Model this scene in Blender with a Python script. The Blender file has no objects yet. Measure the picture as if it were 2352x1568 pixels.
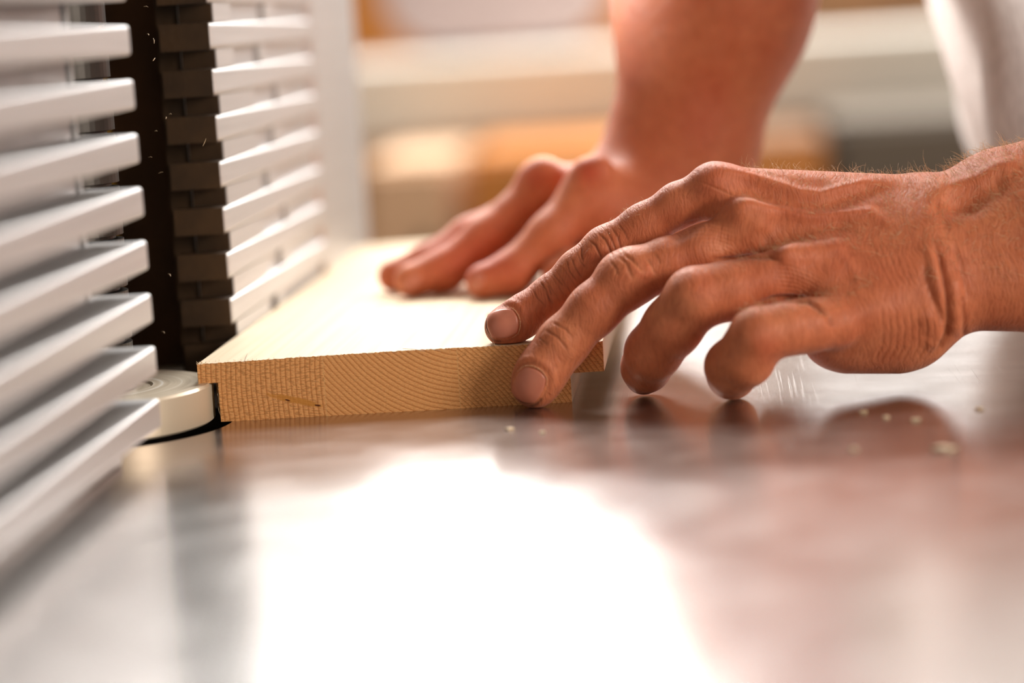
import bpy, bmesh, math, random
import numpy as np
from mathutils import Vector, Matrix
R = math.radians
scene = bpy.context.scene
col = scene.collection
mm = 0.001

# ------------------------------------------------------------------ camera
FPX = 2352 * 85 / 36
CAM = np.array([0.1998, -0.9110, 0.14685])
YAW, PITCH, ROLL = 0.0848, 0.1319, 0.0626
_F = np.array([-math.sin(YAW)*math.cos(PITCH), math.cos(YAW)*math.cos(PITCH), -math.sin(PITCH)])
_R = np.cross(_F, [0, 0, 1]); _R /= np.linalg.norm(_R)
_U = np.cross(_R, _F)
CR = math.cos(ROLL)*_R - math.sin(ROLL)*_U
CU = math.sin(ROLL)*_R + math.cos(ROLL)*_U
cam_data = bpy.data.cameras.new('camera')
cam = bpy.data.objects.new('camera', cam_data); col.objects.link(cam)
m = Matrix(((CR[0], CU[0], -_F[0], CAM[0]), (CR[1], CU[1], -_F[1], CAM[1]), (CR[2], CU[2], -_F[2], CAM[2]), (0, 0, 0, 1)))
cam.matrix_world = m
cam_data.sensor_width = 36; cam_data.lens = 85
cam_data.clip_start = 0.02; cam_data.clip_end = 60
cam_data.dof.use_dof = True
cam_data.dof.focus_distance = 0.938
cam_data.dof.aperture_fstop = 3.3
scene.camera = cam

def at(px, py, Y):
    """point of the place that the photograph shows at a pixel, at depth Y (metres)"""
    d = _F + CR*((px-1176)/FPX) + CU*((784-py)/FPX)
    t = (Y-CAM[1])/d[1]
    return CAM + d*t
def to_px(P):
    d = P-CAM; z = d@_F
    return 1176+FPX*(d@CR)/z, 784-FPX*(d@CU)/z

# ------------------------------------------------------------------ light
world = bpy.data.worlds.new('daylight'); scene.world = world; world.use_nodes = True
bg = world.node_tree.nodes['Background']
bg.inputs[0].default_value = (1.0, 0.80, 0.64, 1); bg.inputs[1].default_value = 0.20
def area(name, loc, target, size, size_y, power, color, spread=180):
    l = bpy.data.lights.new(name, 'AREA'); l.shape = 'RECTANGLE'; l.size = size; l.size_y = size_y
    l.energy = power; l.color = color; l.spread = R(spread)
    o = bpy.data.objects.new(name, l); col.objects.link(o); o.location = loc
    o.rotation_euler = (Vector(target)-Vector(loc)).to_track_quat('-Z', 'Y').to_euler()
    return o
area('skylight', (-0.2, 2.7, 2.7), (0.15, 0.1, 0.1), 2.4, 1.2, 205, (1.0, 0.97, 0.93))
area('window_daylight', (1.65, 3.6, 2.0), (0.05, 0.0, 0.08), 1.2, 0.8, 130, (1.0, 0.97, 0.93))
area('left_window', (-2.0, 0.8, 0.62), (0.2, 0.25, 0.15), 0.9, 0.6, 15, (1.0, 0.97, 0.93), 70)
area('side_window', (2.5, -1.3, 0.7), (0.15, 0.0, 0.05), 0.9, 0.8, 37, (1.0, 0.90, 0.80))
area('background_fill', (0.6, 1.3, 2.5), (0.4, 2.6, -0.1), 1.4, 0.5, 6, (1.0, 0.95, 0.88))  # unseen fill added to brighten the bench and things behind
scene.view_settings.view_transform = 'Standard'
scene.view_settings.look = 'None'
scene.view_settings.gamma = 1
scene.view_settings.use_curve_mapping = False
scene.view_settings.exposure = 0.45

# ------------------------------------------------------------------ helpers
def link(o, parent=None):
    col.objects.link(o)
    if parent is not None: o.parent = parent
    return o
def tag(o, label, cat, group=None):
    o['label'] = label; o['category'] = cat
    if group: o['group'] = group
    return o
def empty(name, loc):
    o = bpy.data.objects.new(name, None); o.location = loc; o.empty_display_size = 0.02
    return link(o)
def mesh_obj(name, bm, mat, parent=None, smooth=False, bevel=0, segs=2):
    me = bpy.data.meshes.new(name)
    bmesh.ops.recalc_face_normals(bm, faces=bm.faces[:])
    bm.to_mesh(me); bm.free()
    if smooth:
        me.polygons.foreach_set('use_smooth', [True]*len(me.polygons))
    if mat: me.materials.append(mat)
    o = bpy.data.objects.new(name, me); link(o)
    if parent is not None:
        o.parent = parent; o.matrix_parent_inverse = Matrix.Translation(parent.location).inverted()
    if bevel:
        b = o.modifiers.new('bevel', 'BEVEL'); b.width = bevel; b.segments = segs; b.limit_method = 'ANGLE'
        b.angle_limit = R(40)
    return o
def box(bm, x0, x1, y0, y1, z0, z1):
    v = [bm.verts.new((x, y, z)) for x in (x0, x1) for y in (y0, y1) for z in (z0, z1)]
    for f in ((0,1,3,2), (4,6,7,5), (0,4,5,1), (2,3,7,6), (0,2,6,4), (1,5,7,3)):
        bm.faces.new([v[i] for i in f])
def cyl(bm, cx, cy, z0, z1, r0, r1=None, n=64, profile=None):
    """lathe about a vertical axis; profile = list of (r, z)"""
    if profile is None: profile = [(r0, z0), (r1 if r1 is not None else r0, z1)]
    rings = []
    for r, z in profile:
        rings.append([bm.verts.new((cx+r*math.cos(2*math.pi*i/n), cy+r*math.sin(2*math.pi*i/n), z)) for i in range(n)])
    for a, b in zip(rings[:-1], rings[1:]):
        for i in range(n):
            bm.faces.new((a[i], a[(i+1) % n], b[(i+1) % n], b[i]))
    bm.faces.new(rings[0][::-1]); bm.faces.new(rings[-1])
def prism_y(bm, poly, y0, y1):
    a = [bm.verts.new((x, y0, z)) for x, z in poly]; b = [bm.verts.new((x, y1, z)) for x, z in poly]
    n = len(poly)
    bm.faces.new(a); bm.faces.new(b[::-1])
    for i in range(n): bm.faces.new((a[i], b[i], b[(i+1) % n], a[(i+1) % n]))
def tube(bm, pts, radii, n=5):
    pts = [Vector(p) for p in pts]; rings = []
    for i, p in enumerate(pts):
        t = (pts[min(i+1, len(pts)-1)]-pts[max(i-1, 0)]).normalized()
        u = t.orthogonal().normalized(); w = t.cross(u)
        rings.append([bm.verts.new(p+(u*math.cos(2*math.pi*k/n)+w*math.sin(2*math.pi*k/n))*radii[i]) for k in range(n)])
    for a, b in zip(rings[:-1], rings[1:]):
        for k in range(n): bm.faces.new((a[k], a[(k+1) % n], b[(k+1) % n], b[k]))
    bm.faces.new(rings[0][::-1]); bm.faces.new(rings[-1])

# ------------------------------------------------------------------ materials
def srgb(r, g, b):
    f = lambda c: (c/255/12.92) if c/255 <= 0.04045 else ((c/255+0.055)/1.055)**2.4
    return (f(r), f(g), f(b), 1)
class NT:
    def __init__(s, name):
        s.m = bpy.data.materials.new(name); s.m.use_nodes = True
        s.t = s.m.node_tree; s.p = s.t.nodes['Principled BSDF']
    def n(s, typ, **kw):
        nd = s.t.nodes.new(typ)
        for k, v in kw.items(): setattr(nd, k, v)
        return nd
    def l(s, a, b): s.t.links.new(a, b)
    def coords(s, scale=(1, 1, 1), rot=(0, 0, 0), loc=(0, 0, 0)):
        tc = s.n('ShaderNodeTexCoord'); mp = s.n('ShaderNodeMapping')
        mp.inputs['Scale'].default_value = scale; mp.inputs['Rotation'].default_value = rot; mp.inputs['Location'].default_value = loc
        s.l(tc.outputs['Object'], mp.inputs[0]); return mp.outputs[0]
    def noise(s, vec, scale, detail=3, rough=0.5):
        nd = s.n('ShaderNodeTexNoise'); nd.inputs['Scale'].default_value = scale
        nd.inputs['Detail'].default_value = detail; nd.inputs['Roughness'].default_value = rough
        s.l(vec, nd.inputs['Vector']); return nd.outputs['Fac']
    def ramp(s, fac, stops):
        r = s.n('ShaderNodeValToRGB'); el = r.color_ramp.elements
        while len(el) < len(stops): el.new(0.5)
        for e, (p, c) in zip(el, stops): e.position = p; e.color = c
        s.l(fac, r.inputs[0]); return r.outputs[0]
    def math(s, op, a, b=None, c=None):
        nd = s.n('ShaderNodeMath', operation=op)
        for i, v in enumerate((a, b, c)):
            if v is None: continue
            if isinstance(v, (int, float)): nd.inputs[i].default_value = v
            else: s.l(v, nd.inputs[i])
        return nd.outputs[0]
    def mix(s, fac, a, b, blend='MIX'):
        nd = s.n('ShaderNodeMix', data_type='RGBA', blend_type=blend)
        if isinstance(fac, (int, float)): nd.inputs[0].default_value = fac
        else: s.l(fac, nd.inputs[0])
        for i, v in ((6, a), (7, b)):
            if isinstance(v, tuple): nd.inputs[i].default_value = v
            else: s.l(v, nd.inputs[i])
        return nd.outputs[2]
    def bump(s, h, strength, dist, normal=None):
        b = s.n('ShaderNodeBump'); b.inputs['Strength'].default_value = strength; b.inputs['Distance'].default_value = dist
        s.l(h, b.inputs['Height'])
        if normal is not None: s.l(normal, b.inputs['Normal'])
        return b.outputs[0]
    def set(s, **kw):
        names = dict(color='Base Color', rough='Roughness', metal='Metallic', spec='Specular IOR Level', sss='Subsurface Weight',
                     sssr='Subsurface Radius', ssss='Subsurface Scale', sheen='Sheen Weight', normal='Normal', aniso='Anisotropic')
        for k, v in kw.items():
            i = s.p.inputs[names[k]]
            if isinstance(v, (int, float, tuple)): i.default_value = v
            else: s.l(v, i)
        return s.m
def plain(name, rgb, rough=0.5, metal=0.0, var=0.12, scale=30, bump=0.0):
    t = NT(name); c = t.coords()
    n = t.noise(c, scale, 4)
    a = tuple(x*(1-var) for x in rgb[:3])+(1,); b = tuple(min(1, x*(1+var)) for x in rgb[:3])+(1,)
    t.set(color=t.ramp(n, [(0.3, a), (0.7, b)]), rough=rough, metal=metal)
    if bump: t.set(normal=t.bump(t.noise(c, scale*6, 3), 0.4, bump))
    return t.m

# ---- table: ground and worn cast iron, long fine scratches
t = NT('ground_steel'); c = t.coords()
n1 = t.noise(t.coords((14, 60, 1)), 1.0, 4); n2 = t.noise(c, 9, 4)
base = t.ramp(n1, [(0.3, (0.40, 0.335, 0.30, 1)), (0.7, (0.48, 0.41, 0.375, 1))])
base = t.mix(t.ramp(n2, [(0.45, (0, 0, 0, 1)), (0.75, (0.5, 0.5, 0.5, 1))]), base, (0.36, 0.27, 0.225, 1))
sx = t.n('ShaderNodeSeparateXYZ'); t.l(t.n('ShaderNodeTexCoord').outputs['Object'], sx.inputs[0])
# the brown base colour ends about 15 cm in front of the cutter; paler colour beyond paints in brighter reflected light
edge = t.math('ADD', sx.outputs[1], t.math('MULTIPLY', t.math('SUBTRACT', t.noise(c, 7, 2), 0.5), 0.05))
painted_bright = t.ramp(t.math('MULTIPLY', t.math('ADD', edge, 0.5), 1.0), [(0.33, (1, 1, 1, 1)), (0.375, (0, 0, 0, 1))])
base = t.mix(painted_bright, base, t.ramp(n1, [(0.3, (0.76, 0.745, 0.73, 1)), (0.7, (0.83, 0.815, 0.80, 1))]))
rg = t.ramp(t.noise(c, 40, 4), [(0.3, (0.18, 0.18, 0.18, 1)), (0.75, (0.23, 0.23, 0.23, 1))])
scr = t.noise(t.coords((900, 9, 1), (0, 0, 0.05)), 1.0, 2)
scr2 = t.noise(t.coords((60, 900, 1), (0, 0, 0.1)), 1.0, 2)
fine = t.noise(c, 1400, 2)
b = t.bump(t.ramp(scr, [(0.62, (0, 0, 0, 1)), (0.7, (1, 1, 1, 1))]), 0.12, 0.0002)
b = t.bump(scr2, 0.05, 0.0002, b)
b = t.bump(fine, 0.10, 0.0002, b)
M_table = t.set(color=base, rough=rg, metal=0.92, normal=b)
# ---- aluminium
t = NT('aluminium'); c = t.coords((400, 6, 400))
n = t.noise(c, 1.0, 3)
M_alu = t.set(color=t.ramp(n, [(0.3, (0.49, 0.485, 0.485, 1)), (0.7, (0.56, 0.555, 0.555, 1))]), rough=0.42, metal=0.55,
              normal=t.bump(n, 0.08, 0.0003))
M_alu_dark = plain('grey_alloy', (0.40, 0.38, 0.375, 1), 0.45, 0.5, 0.1, 60)
M_shade = plain('painted_shade_brown', srgb(64, 44, 22), 0.6, 0.1, 0.3, 60, 0.0004)  # dark brown standing in for shade on the far fence ends
M_hood = plain('dusty_dark_hood', srgb(62, 38, 16), 0.7, 0.1, 0.35, 45, 0.0005)
M_yellow = plain('ochre_paint', srgb(150, 112, 34), 0.5, 0.0, 0.15, 60)
M_dark = plain('dark_steel', (0.05, 0.045, 0.04, 1), 0.4, 0.8, 0.2, 60)
M_tip = plain('burnished_steel', (0.55, 0.53, 0.5, 1), 0.25, 0.9, 0.1, 60)
# ---- cutter: turned beige metal with concentric rings
t = NT('turned_alloy'); tc = t.coords()
sx = t.n('ShaderNodeSeparateXYZ'); t.l(tc, sx.inputs[0])
rad = t.math('SQRT', t.math('ADD', t.math('POWER', sx.outputs[0], 2), t.math('POWER', sx.outputs[1], 2)))
ringn = t.n('ShaderNodeTexNoise', noise_dimensions='1D'); ringn.inputs['Scale'].default_value = 260; ringn.inputs['Detail'].default_value = 2
t.l(rad, ringn.inputs['W'])
side = t.noise(t.coords((6, 6, 500)), 1.0, 2)
M_cut = t.set(color=t.ramp(ringn.outputs['Fac'], [(0.35, (0.62, 0.53, 0.40, 1)), (0.6, (0.76, 0.67, 0.53, 1)), (0.68, (0.92, 0.87, 0.78, 1))]), rough=0.38, metal=0.35,
              normal=t.bump(t.math('ADD', ringn.outputs['Fac'], side), 0.15, 0.0003))
# ---- softwood board
X1, X2 = 0.0487, 0.1005       # glue seams
t = NT('pine'); tc = t.n('ShaderNodeTexCoord').outputs['Object']
sx = t.n('ShaderNodeSeparateXYZ'); t.l(tc, sx.inputs[0]); X, Y, Z = sx.outputs
wob = t.noise(t.coords((60, 3, 60)), 1.0, 3)
def rings(cx, cz, freq, sx_=1.0):
    dx = t.math('MULTIPLY', t.math('SUBTRACT', X, cx), sx_); dz = t.math('SUBTRACT', Z, cz)
    r = t.math('SQRT', t.math('ADD', t.math('MULTIPLY', dx, dx), t.math('MULTIPLY', dz, dz)))
    r = t.math('ADD', r, t.math('MULTIPLY', wob, 0.0012))
    return t.math('FRACT', t.math('MULTIPLY', r, freq)), r
ra, r1 = rings(0.150, 0.012, 520)
rb, r2 = rings(0.108, 0.060, 560)
rc, r3 = rings(0.020, -0.075, 640)
def late(fr):   # thin dark latewood line
    return t.ramp(fr, [(0.0, (0, 0, 0, 1)), (0.45, (0.15, 0.15, 0.15, 1)), (0.85, (1, 1, 1, 1)), (0.93, (0, 0, 0, 1))])
m1 = t.math('GREATER_THAN', X, X1); m2 = t.math('GREATER_THAN', X, X2)
ring = t.mix(m2, t.mix(m1, late(ra), late(rb)), late(rc))
# crosswise checks (saw marks running across the rings), short dashes
def hatch(ang, f1, f2):
    w = t.n('ShaderNodeTexNoise'); w.inputs['Scale'].default_value = 1.0; w.inputs['Detail'].default_value = 1.5
    t.l(t.coords((f1, 1, f2), (0, ang, 0)), w.inputs['Vector'])
    return t.ramp(w.outputs['Fac'], [(0.47, (0, 0, 0, 1)), (0.60, (1, 1, 1, 1))])
h1 = hatch(0.35, 420, 1500); h2 = hatch(0.9, 700, 2600); h3 = hatch(-0.6, 600, 2200)
hat = t.mix(m2, t.mix(m1, h1, h2), h3)
endc = t.mix(ring, srgb(240, 176, 112), srgb(196, 124, 66))
endc = t.mix(t.math('MULTIPLY', hat, t.mix(m2, t.mix(m1, (0.55,)*3+(1,), (0.22,)*3+(1,)), (0.5,)*3+(1,))), endc, srgb(168, 112, 60))
speck = t.noise(t.coords(), 2600, 1)
endc = t.mix(t.ramp(speck, [(0.60, (0, 0, 0, 1)), (0.72, (0.5, 0.5, 0.5, 1))]), endc, srgb(228, 186, 132))
# glue seams
for xs in (X1, X2):
    sm = t.math('LESS_THAN', t.math('ABSOLUTE', t.math('SUBTRACT', X, xs)), 0.00022)
    endc = t.mix(t.math('MULTIPLY', sm, 0.35), endc, srgb(222, 178, 122))
# resin pocket, a slanted lens of orange wood with two dark pits
def lens(cx, cz, ang, a, b):
    dx = t.math('SUBTRACT', X, cx); dz = t.math('SUBTRACT', Z, cz)
    u = t.math('ADD', t.math('MULTIPLY', dx, math.cos(ang)/a), t.math('MULTIPLY', dz, math.sin(ang)/a))
    v = t.math('ADD', t.math('MULTIPLY', dx, -math.sin(ang)/b), t.math('MULTIPLY', dz, math.cos(ang)/b))
    q = t.math('ADD', t.math('MULTIPLY', u, u), t.math('MULTIPLY', v, v))
    q = t.math('ADD', q, t.math('MULTIPLY', t.math('SUBTRACT', t.noise(t.coords(), 500, 2), 0.5), 1.4))
    return t.ramp(q, [(0.55, (1, 1, 1, 1)), (1.0, (0, 0, 0, 1))])
kn = t.math('MULTIPLY', lens(0.0370, 0.0068, -0.27, 0.0120, 0.0014), t.math('LESS_THAN', X, X1))
endc = t.mix(kn, endc, srgb(206, 140, 66))
endc = t.mix(lens(0.0340, 0.0070, -0.3, 0.0012, 0.0004), endc, srgb(90, 44, 20))
endc = t.mix(lens(0.0455, 0.0043, -0.2, 0.0013, 0.0004), endc, srgb(90, 44, 20))
# faces along the grain
lng = t.noise(t.coords((260, 4, 260)), 1.0, 4)
cross = t.noise(t.coords((25, 900, 25)), 1.0, 2)
topc = t.mix(t.ramp(lng, [(0.4, (0, 0, 0, 1)), (0.7, (1, 1, 1, 1))]), srgb(226, 208, 178), srgb(214, 192, 158))
topc = t.mix(t.math('MULTIPLY', ring, 0.12), topc, srgb(220, 190, 148))
geo = t.n('ShaderNodeNewGeometry'); ns = t.n('ShaderNodeSeparateXYZ'); t.l(geo.outputs['True Normal'], ns.inputs[0])
isend = t.math('GREATER_THAN', t.math('ABSOLUTE', ns.outputs[1]), 0.7)
colr = t.mix(isend, topc, endc)
hgt = t.mix(isend, t.math('ADD', t.math('MULTIPLY', lng, 0.6), t.math('MULTIPLY', cross, 0.6)), t.math('ADD', t.math('MULTIPLY', ring, -0.4), t.math('ADD', t.math('MULTIPLY', hat, -0.5), t.math('MULTIPLY', speck, 0.5))))
M_pine = t.set(color=colr, rough=0.62, spec=0.3, normal=t.bump(hgt, 0.35, 0.0003))
M_chip = plain('wood_shaving', srgb(214, 190, 158), 0.7, 0, 0.1, 300)
# ---- skin
def skin(name, k):
    t = NT(name); c = t.coords()
    at_ = t.n('ShaderNodeAttribute', attribute_name='tone')
    big = t.noise(c, 38, 3); mot = t.noise(c, 170, 3)
    base = t.mix(t.ramp(big, [(0.3, (0, 0, 0, 1)), (0.7, (1, 1, 1, 1))]), srgb(218, 134, 92), srgb(204, 112, 74))
    base = t.mix(t.ramp(mot, [(0.35, (0, 0, 0, 1)), (0.75, (0.45,)*3+(1,))]), base, srgb(178, 92, 54))
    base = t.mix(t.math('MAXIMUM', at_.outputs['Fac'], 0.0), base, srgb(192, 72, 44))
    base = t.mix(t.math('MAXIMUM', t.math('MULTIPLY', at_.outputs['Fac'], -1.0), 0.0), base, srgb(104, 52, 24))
    # fine skin lines running across the limb, finer pores between
    warp = t.n('ShaderNodeVectorMath', operation='ADD')
    wn = t.n('ShaderNodeTexNoise'); wn.inputs['Scale'].default_value = 60; wn.inputs['Detail'].default_value = 2
    t.l(c, wn.inputs['Vector'])
    sc = t.n('ShaderNodeVectorMath', operation='SCALE'); sc.inputs['Scale'].default_value = 0.010
    t.l(wn.outputs['Color'], sc.inputs[0]); t.l(c, warp.inputs[0]); t.l(sc.outputs[0], warp.inputs[1])
    mp = t.n('ShaderNodeMapping'); mp.inputs['Rotation'].default_value = (0, 0.45, 0); mp.inputs['Scale'].default_value = (1150, 260, 230)
    t.l(warp.outputs[0], mp.inputs[0])
    ln = t.n('ShaderNodeTexNoise'); ln.inputs['Scale'].default_value = 1.0; ln.inputs['Detail'].default_value = 3; ln.inputs['Roughness'].default_value = 0.6
    t.l(mp.outputs[0], ln.inputs['Vector'])
    lines = t.ramp(ln.outputs['Fac'], [(0.36, (0, 0, 0, 1)), (0.56, (1, 1, 1, 1))])
    vor = t.n('ShaderNodeTexVoronoi'); vor.inputs['Scale'].default_value = 1500; t.l(c, vor.inputs['Vector'])
    b = t.bump(lines, 0.42*k, 0.0004)
    b = t.bump(vor.outputs['Distance'], 0.12*k, 0.0003, b)
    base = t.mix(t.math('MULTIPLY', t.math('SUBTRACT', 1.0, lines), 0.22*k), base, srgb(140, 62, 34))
    return t.set(color=base, rough=0.52, spec=0.35, sss=0.22, sssr=(1.0, 0.30, 0.12), ssss=0.004, sheen=0.10, normal=b)
M_skin = skin('skin', 1.0); M_skin.node_tree.nodes['Principled BSDF'].subsurface_method = 'RANDOM_WALK'
M_nail = NT('fingernail'); c = M_nail.coords()
M_nail = M_nail.set(color=M_nail.mix(M_nail.noise(c, 220, 2), srgb(210, 134, 108), srgb(198, 118, 94)), rough=0.34, spec=0.45, sss=0.2, sssr=(1, .4, .3), ssss=0.002)
M_cut_skin = plain('dry_cuticle', srgb(214, 160, 120), 0.7, 0, 0.15, 900)
M_dirt = plain('nail_dirt', srgb(88, 54, 30), 0.8, 0, 0.2, 900)
M_hair = plain('fair_arm_hair', srgb(214, 176, 134), 0.35, 0, 0.15, 200)
# ---- shirt
t = NT('heather_grey_jersey'); c = t.coords()
n1 = t.noise(t.coords((500, 500, 120)), 1.0, 3); n2 = t.noise(c, 90, 3)
cc = t.mix(t.ramp(n1, [(0.35, (0, 0, 0, 1)), (0.65, (1, 1, 1, 1))]), srgb(222, 216, 212), srgb(192, 184, 180))
M_shirt = t.set(color=t.mix(t.math('MULTIPLY', n2, 0.4), cc, srgb(176, 168, 164)), rough=0.9, sheen=0.3, normal=t.bump(n1, 0.3, 0.0006))
M_jeans = plain('dark_work_trousers', srgb(60, 58, 62), 0.9, 0, 0.15, 200)
# ------------------------------------------------------------------ room
TABZ = 0.0
FLOOR = -0.86
def struct(name, bm, mat, **k):
    o = mesh_obj(name, bm, mat, **k); o['kind'] = 'structure'; return o
M_floor = plain('concrete_floor', srgb(150, 138, 126), 0.6, 0, 0.12, 3)
M_wall = plain('pale_plaster_wall', srgb(205, 192, 178), 0.7, 0, 0.06, 2.5)
M_frame = plain('white_window_frame', srgb(215, 210, 205), 0.5)
bm = bmesh.new(); box(bm, -4, 6, -3, 5.2, FLOOR-0.1, FLOOR); struct('floor', bm, M_floor)
WX = [(-2.8, -1.20), (-1.06, 0.32), (0.38, 2.3)]
WZ0, WZ1, WY = 0.76, 2.5, 5.0
WZ = [(0.80, 2.5), (0.76, 2.5), (0.42, 1.0)]
bm = bmesh.new()
xs = [-4]+[v for w in WX for v in w]+[6]
for a, b in zip(xs[0::2], xs[1::2]): box(bm, a, b, WY, WY+0.2, FLOOR, 3.0)
for (a, b), (z0, z1) in zip(WX, WZ): box(bm, a, b, WY, WY+0.2, FLOOR, z0); box(bm, a, b, WY, WY+0.2, z1, 3.0)
struct('wall_back', bm, M_wall)
def pane_mat(name, strength, colr):
    m_ = bpy.data.materials.new(name); m_.use_nodes = True; nt = m_.node_tree; nt.nodes.clear()
    e = nt.nodes.new('ShaderNodeEmission'); e.inputs[0].default_value = colr; e.inputs[1].default_value = strength
    o = nt.nodes.new('ShaderNodeOutputMaterial'); nt.links.new(e.outputs[0], o.inputs[0]); return m_
PS = [4.0, 3.6, 1.9]
for i, (a, b) in enumerate(WX):
    WZ0, WZ1 = WZ[i]
    bm = bmesh.new()
    for (x0, x1, z0, z1) in ((a, b, WZ0, WZ0+0.04), (a, b, WZ1-0.04, WZ1), (a, a+0.04, WZ0+0.04, WZ1-0.04), (b-0.04, b, WZ0+0.04, WZ1-0.04)):
        box(bm, x0, x1, WY+0.02, WY+0.08, z0, z1)
    w = struct('window_%d' % (i+1), bm, M_frame)
    bm = bmesh.new(); box(bm, a+0.04, b-0.04, WY+0.045, WY+0.055, WZ0+0.04, WZ1-0.04)
    p = mesh_obj('window_pane', bm, pane_mat('bright_daylight_pane_%d' % i, PS[i], (1.0, 0.98, 0.96, 1)), w)

# ------------------------------------------------------------------ workshop behind
M_white = plain('pale_laminate', srgb(222, 218, 208), 0.5, 0, 0.05, 4)
M_tan = plain('tan_plywood', srgb(206, 172, 134), 0.6, 0, 0.1, 6)
M_orange = plain('orange_varnished_wood', srgb(186, 118, 48), 0.5, 0, 0.15, 6)
M_beige = plain('beige_box_board', srgb(198, 164, 132), 0.7, 0, 0.1, 6)
M_mauve = plain('mauve_grey_enamel', srgb(168, 150, 148), 0.5, 0, 0.05, 6)
M_brown = plain('dark_brown_wood', srgb(110, 74, 40), 0.6, 0, 0.2, 8)
M_olive = plain('olive_grey_metal', srgb(92, 82, 70), 0.5, 0.1, 0.1, 8)
def rect_at(px0, px1, py0, py1, Y):
    """world x range and z range that the photo shows at depth Y (roll ignored for z: taken at the middle)"""
    pm = (px0+px1)/2
    a = at(px0, (py0+py1)/2, Y); b = at(px1, (py0+py1)/2, Y)
    return a[0], b[0], at(pm, py1, Y)[2], at(pm, py0, Y)[2]
# long pale workbench
x0, x1, z0, z1 = rect_at(700, 2700, 95, 275, 2.6)
wb = tag(empty('workbench', ((x0+x1)/2, 3.0, FLOOR)), 'long pale laminate workbench crossing the blurred background behind the hands', 'workbench')
bm = bmesh.new(); box(bm, x0, x1, 2.6, 3.4, z0, z1); mesh_obj('bench_top', bm, M_white, wb, bevel=0.006)
bm = bmesh.new(); box(bm, x0, x1, 2.64, 2.67, z0-0.055, z0); mesh_obj('apron', bm, M_tan, wb)
for lx in (x0+0.02, x1-0.1):
    for ly in (2.68, 3.28):
        bm = bmesh.new(); box(bm, lx, lx+0.08, ly, ly+0.08, FLOOR, z0); mesh_obj('leg', bm, M_tan, wb)
# wooden cabinet under the bench
def cabinet(name, px0, px1, py0, Y, mat, label, cat, depth=0.4, fronts=1, mat2=None):
    a, b, zz, zt = rect_at(px0, px1, py0, 600, Y)
    e = tag(empty(name, ((a+b)/2, Y+depth/2, FLOOR)), label, cat)
    bm = bmesh.new(); box(bm, a, b, Y+0.018, Y+depth, FLOOR, zt); mesh_obj('carcass', bm, mat2 or mat, e, bevel=0.003)
    w = (b-a)/fronts
    for i in range(fronts):
        bm = bmesh.new(); box(bm, a+i*w+0.004, a+(i+1)*w-0.004, Y, Y+0.018, FLOOR+0.06, zt-0.01)
        d = mesh_obj('door', bm, mat, e, bevel=0.002)
        bm = bmesh.new(); box(bm, a+(i+1)*w-0.04, a+(i+1)*w-0.028, Y-0.02, Y, zt-0.22, zt-0.1)
        h = mesh_obj('handle', bm, M_dark, None)
        h.parent = d; h.matrix_parent_inverse = d.matrix_world.inverted()
    return e
cabinet('cabinet', 1075, 1500, 345, 2.15, M_orange, 'orange varnished wooden cabinet under the pale workbench, behind the far hand', 'cabinet', fronts=1)
cabinet('storage_box', 842, 1035, 372, 2.15, M_beige, 'beige board box under the bench beside the end of the fence', 'box')
cabinet('drawer_unit', 1700, 1905, 318, 2.15, M_orange, 'low orange wooden drawer unit between the two arms', 'cabinet', mat2=M_brown)
cabinet('tool_cabinet', 1925, 2420, 262, 2.15, M_olive, 'olive grey metal cabinet beside the edge of the shirt', 'cabinet')
# rounded mauve machine cover standing on the bench
bx0, bx1, _, _ = rect_at(880, 1395, 60, 100, 3.0)
bz = z1
bm = bmesh.new(); w_ = (bx1-bx0); rr = 0.10; zb = bz+0.012; zt = zb+0.30; poly = []
for cx_, cz_, a0 in ((bx1-rr, zb+rr, -90), (bx1-rr, zt-rr, 0), (bx0+rr, zt-rr, 90), (bx0+rr, zb+rr, 180)):
    for k in range(9):
        an = R(a0+k*90/8); poly.append((cx_+rr*math.cos(an), cz_+rr*math.sin(an)))
prism_y(bm, poly, 3.0, 3.28)
cv = tag(empty('machine_cover', ((bx0+bx1)/2, 3.14, bz)), 'mauve grey machine housing with rounded corners on the pale workbench', 'machine housing')
mesh_obj('housing', bm, M_mauve, cv, bevel=0.01)
for fx in (bx0+0.1, bx1-0.1):
    bm = bmesh.new(); box(bm, fx-0.03, fx+0.03, 3.05, 3.22, bz, zb+0.004); mesh_obj('foot', bm, M_dark, cv)
# brown timber leaning behind the forearm
bx0, bx1, _, _ = rect_at(1840, 2330, 40, 60, 3.1)
bm = bmesh.new(); box(bm, bx0, bx1, 3.1, 3.3, z1, z1+0.24)
sh = tag(mesh_obj('crate', bm, M_brown, bevel=0.004), 'dark brown wooden crate on the workbench between the far arm and the shirt', 'crate')
# ochre board behind the fence end
bx0, bx1, _, _ = rect_at(700, 2000, 40, 60, 3.36)
bm = bmesh.new(); box(bm, bx0, bx1, 3.33, 3.36, z1, z1+0.27)
tag(mesh_obj('plywood_sheet', bm, M_orange, bevel=0.001), 'ochre plywood sheet standing upright at the back of the workbench', 'plywood')

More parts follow.
